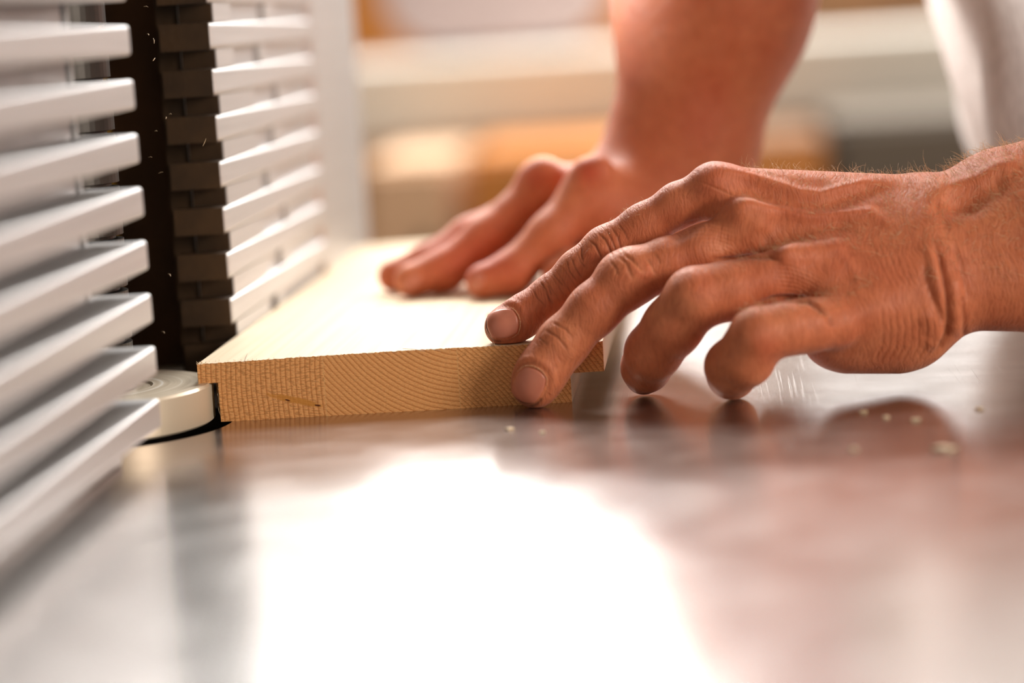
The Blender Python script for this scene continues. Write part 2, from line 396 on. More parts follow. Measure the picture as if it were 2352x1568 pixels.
# ------------------------------------------------------------------ machine table with round spindle opening
CX, CY = 0.0076-0.052, 0.0
HR = 0.0565
TX0, TX1, TY0, TY1 = -0.55, 0.362, -1.2, 0.44
mach = tag(empty('spindle_moulder', (-0.05, -0.2, FLOOR)), 'spindle moulder with a worn ground steel table carrying fence, board and hands', 'woodworking machine')
bm = bmesh.new(); N = 128
top = [[], [], [], []]
for i in range(N):
    a = 2*math.pi*i/N; dx, dy = math.cos(a), math.sin(a)
    tx = ((TX1-CX)/dx if dx > 0 else (TX0-CX)/dx) if abs(dx) > 1e-9 else 1e9
    ty = ((TY1-CY)/dy if dy > 0 else (TY0-CY)/dy) if abs(dy) > 1e-9 else 1e9
    k = min(tx, ty)
    top[0].append(bm.verts.new((CX+HR*dx, CY+HR*dy, 0))); top[1].append(bm.verts.new((CX+k*dx, CY+k*dy, 0)))
    top[2].append(bm.verts.new((CX+k*dx, CY+k*dy, -0.04))); top[3].append(bm.verts.new((CX+HR*dx, CY+HR*dy, -0.04)))
for i in range(N):
    j = (i+1) % N
    for r in range(4):
        s = (r+1) % 4
        bm.faces.new((top[r][i], top[r][j], top[s][j], top[s][i]))
# square the four corners
mesh_obj('table_top', bm, M_table, mach)
bm = bmesh.new(); box(bm, -0.5, 0.30, -0.9, 0.40, FLOOR, -0.12); mesh_obj('machine_cabinet', bm, M_olive, mach, bevel=0.01)
bm = bmesh.new(); box(bm, -0.42, 0.24, -0.8, 0.34, -0.12, -0.0395); 
mesh_obj('table_support', bm, M_dark, mach)
# spindle with collars
bm = bmesh.new()
prof = [(0.015, -0.035), (0.015, 0.001)]
cyl(bm, CX, CY, 0, 0, 0, profile=prof)
mesh_obj('spindle_base', bm, M_dark, mach, smooth=False)

ct = tag(empty('cutter_head', (CX, CY, 0.0005)), 'flat round rebate cutter head turning in the table opening beside the board', 'cutter')
bm = bmesh.new()
cyl(bm, 0, 0, 0, 0, 0, n=160, profile=[(0.0480, 0.0), (0.0490, 0.0008), (0.0492, 0.0140), (0.0483, 0.0150), (0.026, 0.0150), (0.025, 0.0142), (0.0165, 0.0142)])
d = mesh_obj('disc', bm, M_cut, None, smooth=False); d.parent = ct
b_ = d.modifiers.new('n', 'EDGE_SPLIT'); b_.split_angle = R(25)
d.data.polygons.foreach_set('use_smooth', [True]*len(d.data.polygons))
for a in (200, 20):
    bm = bmesh.new(); ca, sa = math.cos(R(a)), math.sin(R(a))
    vs = []
    box(bm, 0.045, 0.0494, -0.0012, 0.0012, 0.0012, 0.0138)
    bmesh.ops.rotate(bm, verts=bm.verts[:], cent=(0, 0, 0), matrix=Matrix.Rotation(R(a), 3, 'Z'))
    k_ = mesh_obj('knife', bm, M_tip, None); k_.parent = ct
bm = bmesh.new()
prof = [(0.0155, 0.0142)]
zz = 0.0142
while zz < 0.21:
    prof += [(0.0195, zz+0.0003), (0.0195, zz+0.0085), (0.0165, zz+0.0088), (0.0165, zz+0.0098)]; zz += 0.0100
cyl(bm, 0, 0, 0, 0, 0, n=48, profile=prof)
k_ = mesh_obj('spindle_collars', bm, M_dark, None); k_.parent = ct

# ------------------------------------------------------------------ fence
PITCH_Z, BH = 0.0190, 0.0106
def fence_bar(y0, y1, z, parent, w=0.021):
    bm = bmesh.new(); box(bm, -w, 0.0, y0, y1, z, z+BH)
    return mesh_obj('fence_bar', bm, M_alu, parent, bevel=0.0014, segs=3)
near = tag(empty('outfeed_fence', (-0.02, -0.4, 0.0)), 'near comb fence of stacked aluminium bars running out of focus at the left edge', 'machine fence')
far = tag(empty('infeed_fence', (-0.02, 0.3, 0.0)), 'far comb fence of aluminium bars, brightly lit, beyond the dark cutter opening', 'machine fence')
YN = -0.0655; YF = 0.0765
for k in range(9):
    z = 0.0098+PITCH_Z*k
    fence_bar(-0.80, YN, z, near)
    fb = fence_bar(YF, 0.335, z, far)
    bm = bmesh.new(); box(bm, -0.0212, -0.0006, YF-0.0012, YF+0.0100, z-0.0002, z+BH+0.0002)
    cp = mesh_obj('bar_end_shade', bm, M_shade, None); cp.parent = fb; cp.matrix_parent_inverse = Matrix.Translation((0, 0, 0))  # dark cap added over the aluminium bar end as painted shade
# backing plates, posts, feet
bm = bmesh.new(); box(bm, -0.0245, -0.0212, -0.80, YN-0.012, 0.002, 0.182); mesh_obj('backing_plate', bm, M_alu_dark, near)
bm = bmesh.new(); box(bm, -0.0225, -0.0198, YN-0.0095, YN-0.0065, 0.004, 0.182); mesh_obj('guide_rod', bm, M_alu, near, bevel=0.0006)
bm = bmesh.new(); box(bm, -0.040, -0.0110, -0.80, YN-0.018, 0.0, 0.0042); mesh_obj('base_rail', bm, M_alu, near, bevel=0.0012)
bm = bmesh.new(); box(bm, -0.0275, -0.0215, -0.040, -0.030, 0.0, 0.20)
bm.free()
bm = bmesh.new(); box(bm, -0.0240, -0.0035, YF+0.0125, 0.335, 0.002, 0.178); bp = mesh_obj('backing_plate', bm, M_alu, far)
bm = bmesh.new(); box(bm, -0.0250, -0.0150, YF+0.0114, YF+0.0124, 0.0, 0.178); cp = mesh_obj('plate_edge_shade', bm, M_shade, None); cp.parent = bp  # dark strip painting shade onto the plate's front edge
bm = bmesh.new(); box(bm, -0.030, 0.0, 0.335, 0.50, 0.0, 0.1765); mesh_obj('end_panel', bm, M_alu, far, bevel=0.004)
bm = bmesh.new(); box(bm, -0.040, -0.001, YF+0.02, 0.335, 0.0, 0.0085); mesh_obj('base_rail', bm, M_alu, far, bevel=0.001)
for k in range(8):
    z = 0.0098+PITCH_Z*k+BH
    bm = bmesh.new(); box(bm, -0.0155, -0.0006, YF+0.011, 0.165 if k < 6 else 0.125, z+0.0002, z+PITCH_Z-BH-0.0002)
    sb = mesh_obj('spacer_block', bm, M_alu, far)
    bm = bmesh.new(); box(bm, -0.0150, -0.0010, YF+0.0100, YF+0.0112, z+0.0004, z+PITCH_Z-BH-0.0004)
    cp = mesh_obj('block_end_shade', bm, M_shade, None); cp.parent = sb  # recessed spacer end, its shade painted with a dark cap
    bm = bmesh.new(); box(bm, -0.0155, -0.001, (0.19, 0.21, 0.23)[k % 3], (0.205, 0.235, 0.245)[k % 3], z+0.0002, z+PITCH_Z-BH-0.0002)
    mesh_obj('spacer_block', bm, M_alu, far)
# cutter hood: back plate across the opening, side wall and roof
hood = tag(empty('dust_hood', (-0.16, 0.0, 0.0)), 'dusty dark brown dust hood behind the cutter between both fences', 'dust hood')
bm = bmesh.new(); box(bm, -0.26, -0.0255, YF+0.028, YF+0.034, 0.0, 0.24); mesh_obj('rear_plate', bm, M_hood, hood)
bm = bmesh.new(); box(bm, -0.266, -0.26, -0.058, YF+0.034, 0.0, 0.24); mesh_obj('side_plate', bm, M_hood, hood)
bm = bmesh.new(); box(bm, -0.26, -0.0255-0.016, -0.058, -0.0545, 0.0, 0.24); mesh_obj('front_plate', bm, M_hood, hood)
bm = bmesh.new(); box(bm, -0.266, -0.0255, -0.058, YF+0.034, 0.24, 0.246); mesh_obj('hood_roof', bm, M_hood, hood)
q0 = at(201, 300, 0.085)[0]; q1 = at(231, 300, 0.085)[0]
bm = bmesh.new(); box(bm, q0, q1, 0.083, YF+0.0275, 0.0, 0.235); mesh_obj('ochre_strip', bm, M_yellow, hood)

# ------------------------------------------------------------------ board
TH = 0.023; W = 0.1435; SKEW = 0.0464     # the board end is sawn slightly out of square
XR = at(1388, 852, 0.0073)[0]; ZT = at(1388, 852, 0.0073)[2]; ZN = at(460, 881, 0)[2]
NL = 0.0076
random.seed(4)
prof = []
def topz(x): return TH + 0.0007*math.sin(math.pi*min(max(x/XR, 0), 1))
prof_pts = [(NL, 0.0)]
zq = 0.0
while zq < ZN-0.001:
    zq += 0.0011; prof_pts.append((NL+random.choice((-0.0003, 0, 0.0001, -0.0006)), min(zq, ZN)))
prof_pts += [(NL-0.0002, ZN), (0.0, ZN+0.0003)]
zq = ZN
while zq < TH-0.0012:
    zq += 0.0012; prof_pts.append((random.uniform(-0.00012, 0.00012), zq))
nx = 260; top0 = len(prof_pts)
for x in sorted([XR*i/nx for i in range(nx+1)]+[NL, W]):
    prof_pts.append((x, topz(x)))
top1 = len(prof_pts)
prof_pts += [(XR, ZT), (W, ZT), (W, 0.0)]
bm = bmesh.new(); ys = [0, 0.0004, 0.0012, 0.004, 0.02, 0.15, 0.3, 0.467]
rowsv = []
for yi, y in enumerate(ys):
    row = []
    for (x, z) in prof_pts:
        istop = z > TH-0.0004
        rz = random.uniform(-0.00028, 0.0001)*(1, 0.5, 0.2, 0, 0, 0, 0, 0)[yi] if istop else 0
        ry = 0
        row.append(bm.verts.new((x, y+ry+SKEW*x*(yi < 5), z+rz)))
    rowsv.append(row)
n = len(prof_pts)
for a, b in zip(rowsv[:-1], rowsv[1:]):
    for i in range(n): bm.faces.new((a[i], a[(i+1) % n], b[(i+1) % n], b[i]))
for row in (rowsv[0], rowsv[-1]):          # end grain faces, built column by column
    for i in range(top0, top1-1):
        a, b = row[i], row[i+1]; xm = (a.co.x+b.co.x)/2
        zb = ZN if xm < NL else (ZT if xm > W else 0.0)
        yy = lambda v: v.co.x*SKEW*(row is rowsv[0])+(0.467 if row is rowsv[-1] else 0.0)
        c_ = bm.verts.new((b.co.x, yy(b), zb)); d_ = bm.verts.new((a.co.x, yy(a), zb))
        bm.faces.new((a, b, c_, d_))
box(bm, 0.0003, NL+0.002, 0.032, 0.466, 0.0, ZN+0.002)
board = tag(mesh_obj('wooden_board', bm, M_pine), 'pale laminated softwood board with rebated edges, pushed past the cutter by both hands', 'board')
# splinters on the sawn edge
random.seed(8)
def splinters(name, pts, label=None):
    bm = bmesh.new()
    for p, L, s in pts:
        d = Vector((random.uniform(-1, 1), random.uniform(-0.8, 0.3), random.uniform(0.0, 1.0))).normalized()
        d2 = (d+Vector((random.uniform(-.6, .6), random.uniform(-.6, .6), random.uniform(-.3, .5)))).normalized()
        p = Vector(p); tube(bm, [p, p+d*L*0.5, p+d*L*0.5+d2*L*0.5], [s, s*0.8, s*0.25], 4)
    o = mesh_obj(name, bm, M_chip, board)
    o['kind'] = 'stuff'
    return o
pl = [((random.uniform(-0.0003, 0.0025), random.uniform(0, 0.004), TH-0.0002), random.uniform(0.0006, 0.0016), 0.00010) for _ in range(26)]
pl += [((random.uniform(-0.0003, 0.0001), 0.0, random.uniform(ZN, TH)), random.uniform(0.0005, 0.0016), 0.00012) for _ in range(5)]
pl += [((random.uniform(0.004, 0.125), 0.003, TH+0.0003), random.uniform(0.0003, 0.0010), 0.00009) for _ in range(70)]
pl += [((0.1145+random.uniform(-.0008, .0012), 0.0054, TH+0.0006), random.uniform(0.0012, 0.0022), 0.00016) for _ in range(7)]
splinters('splinters', pl)
for (a, b) in (((568, 812), (560, 833)), ((925, 800), (975, 806)), ((985, 803), (1012, 805))):
    def ontop(q):
        d = _F + CR*((q[0]-1176)/FPX) + CU*((784-q[1])/FPX); t_ = (TH+0.0008-CAM[2])/d[2]; return CAM+d*t_
    bm = bmesh.new(); pa, pb = Vector(ontop(a)), Vector(ontop(b)); 
    tube(bm, [pa, (pa+pb)/2+Vector((0, 0, 0.0002)), pb], [0.00006, 0.00012, 0.00006], 5)
    mesh_obj('loose_fibre', bm, M_brown if a[0] < 600 else M_chip, board)
# chips on the table and in the air
def ontable(q):
    d = _F + CR*((q[0]-1176)/FPX) + CU*((784-q[1])/FPX); t_ = (0.0004-CAM[2])/d[2]; return CAM+d*t_
chips = [((1170, 984), 0.0028, 'left one before the middle fingertip'), ((1246, 992), 0.0018, 'small one right of the chip before the fingertip'),
         ((1984, 945), 0.0030, 'under the wrist, left of a loose row of three'), ((2036, 957), 0.0022, 'under the wrist, middle of a loose row of three'),
         ((2104, 963), 0.0030, 'under the wrist, right of a loose row of three'), ((2250, 938), 0.0028, 'near the right picture edge below the forearm'),
         ((2170, 1030), 0.0070, 'large blurred one in the right foreground'), ((1960, 1030), 0.0030, 'blurred one left of the large foreground shaving')]
for (q, s, txt) in chips:
    p = ontable(q); s *= 0.75; bm = bmesh.new(); box(bm, -s*0.6, s*0.6, -s*0.45, s*0.45, -0.0003, 0.0001+s*0.05)
    bmesh.ops.subdivide_edges(bm, edges=bm.edges[:], cuts=2)
    for v in bm.verts: v.co += Vector((random.uniform(-1, 1), random.uniform(-1, 1), 0))*s*0.18+Vector((0, 0, max(0, v.co.z)*random.uniform(0, 1.5)))
    o = tag(mesh_obj('wood_chip', bm, M_chip), 'pale wood chip on the table, '+txt, 'wood chip', 'wood chips on the table')
    o.location = p; o.rotation_euler = (0, 0, random.uniform(0, 3))
air = [((352, 88), (354, 100)), ((338, 78), (342, 81)), ((330, 15), (340, 16)), ((356, 133), (351, 140)), ((388, 262), (394, 262)), ((381, 268), (381, 273)), ((466, 335), (473, 318)),
       ((341, 361), (349, 361)), ((364, 398), (374, 395)), ((355, 301), (361, 301)), ((372, 761), (378, 765)), ((386, 628), (392, 634))]
for i, (a, b) in enumerate(air):
    Y = 0.03; bm = bmesh.new(); pa, pb = Vector(at(a[0], a[1], Y)), Vector(at(b[0], b[1], Y-0.002))
    c0 = (pa+pb)/2
    tube(bm, [pa-c0, Vector((0.0002, 0, 0.0002)), pb-c0], [0.00008, 0.00018, 0.00008], 5)
    o = mesh_obj('flying_splinter', bm, M_chip); o.location = c0
    tag(o, 'tiny wood splinter flying in front of the dark dust hood', 'wood splinter', 'splinters flying at the cutter')
# ------------------------------------------------------------------ signed distance sculpting
F32 = np.float32
class Grid:
    def __init__(s, lo, hi, h):
        s.lo = np.array(lo, float); s.h = h
        s.n = tuple(int(math.ceil((b-a)/h))+1 for a, b in zip(lo, hi))
        s.ax = [(s.lo[i]+h*np.arange(s.n[i])).astype(F32) for i in range(3)]
    def field(s): return np.full(s.n, 1.0, F32)
    def sub(s, lo, hi):
        sl = []
        for i in range(3):
            a = max(0, int((lo[i]-s.lo[i])/s.h)); b = min(s.n[i], int((hi[i]-s.lo[i])/s.h)+2)
            if b <= a: return None
            sl.append(slice(a, b))
        return tuple(sl)
    def pts(s, sl):
        return (s.ax[0][sl[0]][:, None, None], s.ax[1][sl[1]][None, :, None], s.ax[2][sl[2]][None, None, :])
def smin(a, b, k):
    if k <= 0: return np.minimum(a, b)
    h = np.maximum(k-np.abs(a-b), 0)/k
    return np.minimum(a, b)-h*h*k*0.25
def cone(g, D, A, B, ra, rb, k, pad=None):
    """smooth-union a round cone from A to B into field D"""
    A = np.array(A, float); B = np.array(B, float); r = max(ra, rb); pad = (k+3*g.h+0.002) if pad is None else pad
    sl = g.sub(np.minimum(A, B)-r-pad, np.maximum(A, B)+r+pad)
    if sl is None: return
    X_, Y_, Z_ = g.pts(sl); d = B-A; L2 = max(d@d, 1e-12)
    px, py, pz = X_-F32(A[0]), Y_-F32(A[1]), Z_-F32(A[2])
    t_ = np.clip((px*F32(d[0])+py*F32(d[1])+pz*F32(d[2]))/F32(L2), 0, 1)
    dist = np.sqrt((px-t_*F32(d[0]))**2+(py-t_*F32(d[1]))**2+(pz-t_*F32(d[2]))**2)-(F32(ra)+t_*F32(rb-ra))
    D[sl] = smin(D[sl], dist, k)
def merge(D, E, k):
    m_ = (E < 0.5)
    D[m_] = smin(D[m_], E[m_], k)
def surface(g, D):
    """surface nets"""
    S = D < 0
    n = g.n
    c = np.zeros((n[0]-1, n[1]-1, n[2]-1), np.uint8)
    for i in (0, 1):
        for j in (0, 1):
            for k in (0, 1): c += S[i:n[0]-1+i, j:n[1]-1+j, k:n[2]-1+k]
    act = (c > 0) & (c < 8); idx = -np.ones(act.shape, np.int32)
    ijk = np.argwhere(act); idx[act] = np.arange(len(ijk)); acc = np.zeros((len(ijk), 3)); cnt = np.zeros(len(ijk))
    cr = [(i, j, k) for i in (0, 1) for j in (0, 1) for k in (0, 1)]
    val = {o: D[ijk[:, 0]+o[0], ijk[:, 1]+o[1], ijk[:, 2]+o[2]] for o in cr}
    for a in cr:
        for ax in range(3):
            if a[ax]: continue
            b = tuple(a[q]+(q == ax) for q in range(3))
            va, vb = val[a], val[b]; m_ = (va < 0) != (vb < 0)
            tt = va[m_]/(va[m_]-vb[m_]); p = np.tile(np.array(a, float), (m_.sum(), 1)); p[:, ax] += tt
            acc[m_] += p; cnt[m_] += 1
    V = (ijk+acc/cnt[:, None])*g.h+g.lo
    Fs = []
    for ax in range(3):
        u, v = (ax+1) % 3, (ax+2) % 3
        sl0 = [slice(1, -1)]*3; sl1 = [slice(1, -1)]*3
        sl0[ax] = slice(0, n[ax]-1); sl1[ax] = slice(1, n[ax])
        s0, s1 = S[tuple(sl0)], S[tuple(sl1)]
        e = np.argwhere(s0 != s1); flip = s0[s0 != s1]
        off = np.ones(3, int); off[ax] = 0
        e = e+off
        q = []
        for du, dv in ((0, 0), (1, 0), (1, 1), (0, 1)):
            cc_ = e.copy(); cc_[:, u] -= du; cc_[:, v] -= dv
            q.append(idx[cc_[:, 0], cc_[:, 1], cc_[:, 2]])
        q = np.stack(q, 1); q[flip] = q[flip][:, ::-1]
        Fs.append(q[(q >= 0).all(1)])
    Q = np.concatenate(Fs)[:, ::-1]
    return V, Q
def vnormals(V, Q):
    n = np.cross(V[Q[:, 2]]-V[Q[:, 0]], V[Q[:, 3]]-V[Q[:, 1]])
    N_ = np.zeros_like(V)
    for i in range(4):
        for a in range(3): N_[:, a] += np.bincount(Q[:, i], n[:, a], len(V))
    return N_/np.maximum(np.linalg.norm(N_, axis=1, keepdims=True), 1e-20)
def smooth(V, Q, it=2, lam=0.5):
    E_ = np.concatenate([Q[:, [0, 1]], Q[:, [1, 2]], Q[:, [2, 3]], Q[:, [3, 0]]]); E_ = np.concatenate([E_, E_[:, ::-1]])
    deg = np.bincount(E_[:, 0], minlength=len(V)).astype(float)
    for k in range(it):
        S_ = np.stack([np.bincount(E_[:, 0], V[E_[:, 1], a], len(V)) for a in range(3)], 1)/deg[:, None]
        V = V+(S_-V)*(lam if k % 2 == 0 else lam)
    return V
def segdist(px, py, poly):
    """distance to a polyline and the fraction along it"""
    best = np.full(len(px), 1e9); par = np.zeros(len(px)); m_ = len(poly)-1
    for i in range(m_):
        ax_, ay = poly[i]; bx, by = poly[i+1]; dx, dy = bx-ax_, by-ay; L = dx*dx+dy*dy
        t_ = np.clip(((px-ax_)*dx+(py-ay)*dy)/L, 0, 1); d = np.hypot(px-ax_-t_*dx, py-ay-t_*dy)
        w = d < best; best[w] = d[w]; par[w] = (i+t_[w])/m_
    return best, par
def pxs(V):
    d = V-CAM; z = d@_F
    return 1176+FPX*(d@CR)/z, 784-FPX*(d@CU)/z
def to_mesh(name, V, Q, tone=None, quads=True):
    me = bpy.data.meshes.new(name)
    me.vertices.add(len(V)); me.vertices.foreach_set('co', V.astype(F32).ravel())
    me.loops.add(Q.size); me.loops.foreach_set('vertex_index', Q.astype(np.int32).ravel())
    me.polygons.add(len(Q)); me.polygons.foreach_set('loop_start', np.arange(0, Q.size, 4, dtype=np.int32))
    me.polygons.foreach_set('loop_total', np.full(len(Q), 4, np.int32))
    me.polygons.foreach_set('use_smooth', np.ones(len(Q), bool))
    me.update(calc_edges=True); me.validate()
    if tone is not None:
        a = me.attributes.new('tone', 'FLOAT', 'POINT'); a.data.foreach_set('value', tone.astype(F32))
    return me
def J(px, py, Ymm, rmm): return (at(px, py, (Ymm+5.5)*mm), rmm*mm)
def chain(g, D, joints, k):
    for (A, ra), (B, rb) in zip(joints[:-1], joints[1:]): cone(g, D, A, B, ra, rb, k)

# ---------------- near (left) hand
H = 0.00062
gl = Grid((0.105, -0.056, -0.001), (0.425, 0.092, 0.135), H)
palm = gl.field()
def pc(a, b, k): cone(gl, palm, a[0], b[0], a[1], b[1], k)
mc = [(J(1650, 436, 13, 9.0), J(2085, 476, 24, 12.5)), (J(1730, 522, 5, 9.5), J(2090, 540, 14, 14)),
      (J(1822, 622, -8, 9.5), J(2100, 610, 4, 15)), (J(1918, 735, -18, 10.0), J(2110, 682, -3, 15))]
for a, b in mc: pc(a, b, 0.012)
pc(J(1905, 772, -8, 10), J(2105, 738, 4, 15.5), 0.010)
pc(J(1945, 773, 0, 13.3), J(2055, 765, 4, 14.6), 0.010)
pc(J(1760, 560, 24, 9), J(2060, 560, 32, 13), 0.012)
pc(J(1820, 640, 18, 9), J(2080, 650, 22, 14), 0.012)
pc(J(2090, 560, 40, 13), J(1950, 610, 46, 12), 0.012)
# wrist and forearm
pc(J(2175, 495, 26, 15.5), J(2300, 462, 31, 18), 0.012)
pc(J(2300, 462, 31, 18), J(2470, 432, 36, 22), 0.012)
pc(J(2150, 664, 5, 15.5), J(2480, 650, 10, 19), 0.010)
pc(J(2140, 580, 14, 18), J(2480, 545, 20, 26), 0.012)
pc(J(2470, 432, 36, 22), J(3000, 380, 48, 30), 0.012)
pc(J(2480, 650, 10, 19), J(3000, 600, 24, 26), 0.012)
pc(J(2480, 545, 20, 26), J(3000, 490, 36, 34), 0.012)
# knuckle heads, tendons and veins as raised cords under the skin
def cord(pts, r, k):
    for a, b in zip(pts[:-1], pts[1:]): cone(gl, palm, a[0], b[0], r*mm, r*mm, k*mm)
cone(gl, palm, *[J(1632, 419, 11, 0)[0]]*1, J(1665, 424, 12, 0)[0], 0.0068, 0.0060, 0.004)
cone(gl, palm, J(1703, 497, -1, 0)[0], J(1745, 505, 0, 0)[0], 0.0055, 0.0050, 0.005)
cone(gl, palm, J(1800, 606, -13, 0)[0], J(1840, 608, -12, 0)[0], 0.0050, 0.0050, 0.005)
THICK = [palm]
fingers = {
 'index':  [J(1650, 438, 13, 9.2), J(1560, 470, 14, 8.2), J(1480, 520, 15, 8.4), J(1392, 574, 15, 8.7), J(1330, 622, 14, 7.9), J(1263, 683, 13, 7.7), J(1205, 722, 10, 7.5), J(1165, 746, 7.5, 7.0), J(1154, 752, 6.5, 6.7)],
 'middle': [J(1730, 522, 5, 9.4), J(1610, 575, 1, 9.0), J(1530, 605, 0, 9.4), J(1440, 642, -2, 10.3), J(1365, 710, -5, 9.6), J(1292, 788, -6, 9.5), J(1250, 845, -7.5, 9.2), J(1232, 875, -7.6, 8.6), J(1227, 884, -7.6, 8.4)],
 'ring':   [J(1822, 628, -8, 9.6), J(1745, 645, -12, 9.3), J(1670, 668, -16, 10.6), J(1598, 684, -19, 11.2), J(1545, 750, -15, 10.8), J(1500, 808, -9, 10.3), J(1484, 843, 0, 9.0), J(1478, 862, 8, 7.5)],
 'little': [J(1918, 740, -20, 10.0), J(1850, 748, -28, 9.6), J(1800, 755, -33, 9.4), J(1740, 770, -37, 9.8), J(1712, 822, -33, 10.2), J(1683, 842, -26, 9.8), J(1680, 860, -15, 8.6), J(1688, 867, -9, 7.7)],
 'thumb':  [J(2060, 590, 42, 12), J(1930, 640, 56, 11), J(1850, 670, 62, 9.8), J(1790, 700, 62, 8.5), J(1762, 714, 60, 7.5)]}
fgr = {}
for nme, ch in fingers.items():
    D = gl.field(); chain(gl, D, ch, 0.004); fgr[nme] = D
# pads and knuckle breadth
cone(gl, fgr['index'], J(1200, 742, 9, 0)[0], J(1172, 755, 7, 0)[0], 0.0056, 0.0054, 0.003)
cone(gl, fgr['middle'], J(1455, 628, -3, 0)[0], J(1432, 640, -3, 0)[0], 0.0098, 0.0098, 0.004)
total = palm.copy()
for nme, kk in (('index', 6), ('middle', 4.5), ('ring', 2.5), ('little', 1.5), ('thumb', 9)):
    D = fgr[nme]; m_ = D < 0.5
    t_ = np.minimum(smin(palm[m_], D[m_], kk*mm), palm[m_])
    cur = total[m_]
    # neighbouring fingers only just join
    total[m_] = np.minimum(cur, t_)
V, Q = surface(gl, total)
V = smooth(V, Q, 2, 0.5)
# subdivide once (linear) and relax for fine creases
def subdivide(V, Q):
    n0 = len(V)
    e = np.sort(np.concatenate([Q[:, [0, 1]], Q[:, [1, 2]], Q[:, [2, 3]], Q[:, [3, 0]]]), 1).astype(np.int64)
    key = e[:, 0]*n0+e[:, 1]; u, inv = np.unique(key, return_inverse=True)
    ea, eb = u//n0, u % n0
    VE = (V[ea]+V[eb])/2; VF = V[Q].mean(1); nq = len(Q)
    i0, i1, i2, i3 = (n0+inv[k*nq:(k+1)*nq] for k in range(4)); fc = n0+len(u)+np.arange(nq)
    Q2 = np.concatenate([np.stack(a, 1) for a in ((Q[:, 0], i0, fc, i3), (i0, Q[:, 1], i1, fc), (fc, i1, Q[:, 2], i2), (i3, fc, i2, Q[:, 3]))])
    return np.concatenate([V, VE, VF]), Q2
N0 = vnormals(V, Q); 
V, Q = subdivide(V, Q); V = smooth(V, Q, 3, 0.5)
N_ = vnormals(V, Q)
px, py = pxs(V)
view = (CAM-V); view /= np.linalg.norm(view, axis=1, keepdims=True)
facing = np.clip((N_*view).sum(1)*2.2+0.25, 0, 1)
dY = V[:, 1]
tone = np.zeros(len(V)); disp = np.zeros(len(V))
def near_region(poly_pad, yr): return (dY > yr[0]) & (dY < yr[1])
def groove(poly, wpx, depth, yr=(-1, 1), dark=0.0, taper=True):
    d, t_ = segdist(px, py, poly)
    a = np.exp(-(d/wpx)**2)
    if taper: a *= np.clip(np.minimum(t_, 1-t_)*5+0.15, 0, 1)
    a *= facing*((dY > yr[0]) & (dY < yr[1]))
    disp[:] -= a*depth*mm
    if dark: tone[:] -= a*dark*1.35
def ridge(poly, wpx, height, yr=(-1, 1), red=0.0):
    groove(poly, wpx, -height, yr); 
    if red:
        d, t_ = segdist(px, py, poly); tone[:] += np.exp(-(d/(wpx*1.3))**2)*facing*red*((dY > yr[0]) & (dY < yr[1]))
z3 = lambda pts: [(800+x/2.6133, 300+y/2.6133) for x, y in pts]
z4 = lambda pts: [(1452+x/2.6133, 300+y/2.6133) for x, y in pts]
z5 = lambda pts: [(1300+x/5.2267, 500+y/5.2267) for x, y in pts]
z9 = lambda pts: [(2000+x/3.136, 350+y/3.136) for x, y in pts]
IY = (-0.004, 0.045); MY = (-0.03, 0.012)
# index: middle joint
for p, w, d_ in ((z5([(400, 200), (470, 260), (520, 370), (560, 460)]), 3.0, 0.55), (z5([(540, 110), (620, 230), (670, 400)]), 2.4, 0.32), (z5([(480, 130), (560, 290), (610, 420)]), 2.2, 0.3),
                 (z5([(290, 280), (350, 330), (400, 430), (430, 500)]), 2.8, 0.45), (z5([(190, 350), (180, 440), (210, 540)]), 2.6, 0.45), (z5([(60, 480), (110, 600), (190, 720)]), 2.0, 0.28),
                 (z5([(0, 500), (40, 640), (130, 760)]), 1.8, 0.22), (z5([(620, 60), (700, 170), (760, 290)]), 2.0, 0.18), (z5([(140, 430), (170, 520), (240, 600)]), 2.0, 0.25)):
    groove(p, w, d_, IY, 0.35)
for i in range(5):
    x = 1290-i*13; y = 612+i*10
    groove([(x, y), (x+16, y+22), (x+36, y+52)], 1.8, 0.16, IY, 0.12)
ridge(z5([(240, 400), (330, 470)]), 12, 0.5, IY, 0.15); ridge(z5([(420, 330), (480, 430)]), 6, 0.25, IY)
# index: end joint
for p, w, d_ in ((z3([(1150, 905), (1185, 955), (1215, 1040)]), 2.4, 0.40), (z3([(1195, 925), (1222, 990)]), 2.0, 0.25), (z3([(1225, 860), (1290, 930)]), 1.8, 0.15), (z3([(1105, 950), (1130, 1000), (1180, 1050)]), 2.0, 0.2)):
    groove(p, w, d_, IY, 0.3)
# middle finger
for p, w, d_ in ((z5([(690, 440), (790, 500), (860, 590), (920, 640)]), 4.5, 0.55), (z5([(640, 470), (720, 540), (760, 640), (800, 740)]), 4.5, 0.50), (z5([(960, 480), (1020, 560), (1070, 680)]), 4.0, 0.35),
                 (z5([(540, 530), (600, 610), (620, 700)]), 4.0, 0.3), (z5([(1060, 420), (1110, 490), (1130, 560)]), 3.5, 0.18)):
    groove(p, w, d_, MY, 0.25)
ridge(z5([(960, 540), (1000, 640), (940, 740)]), 8, 0.45, MY, 0.2); ridge(z5([(830, 560), (880, 680)]), 7, 0.3, MY, 0.2)
for p, w, d_ in ((z3([(1180, 1195), (1255, 1240), (1320, 1320)]), 3.4, 0.42), (z3([(1225, 1150), (1300, 1190), (1355, 1250)]), 3.2, 0.30), (z3([(1140, 1240), (1200, 1290)]), 3.0, 0.12)):
    groove(p, w, d_, MY, 0.22)
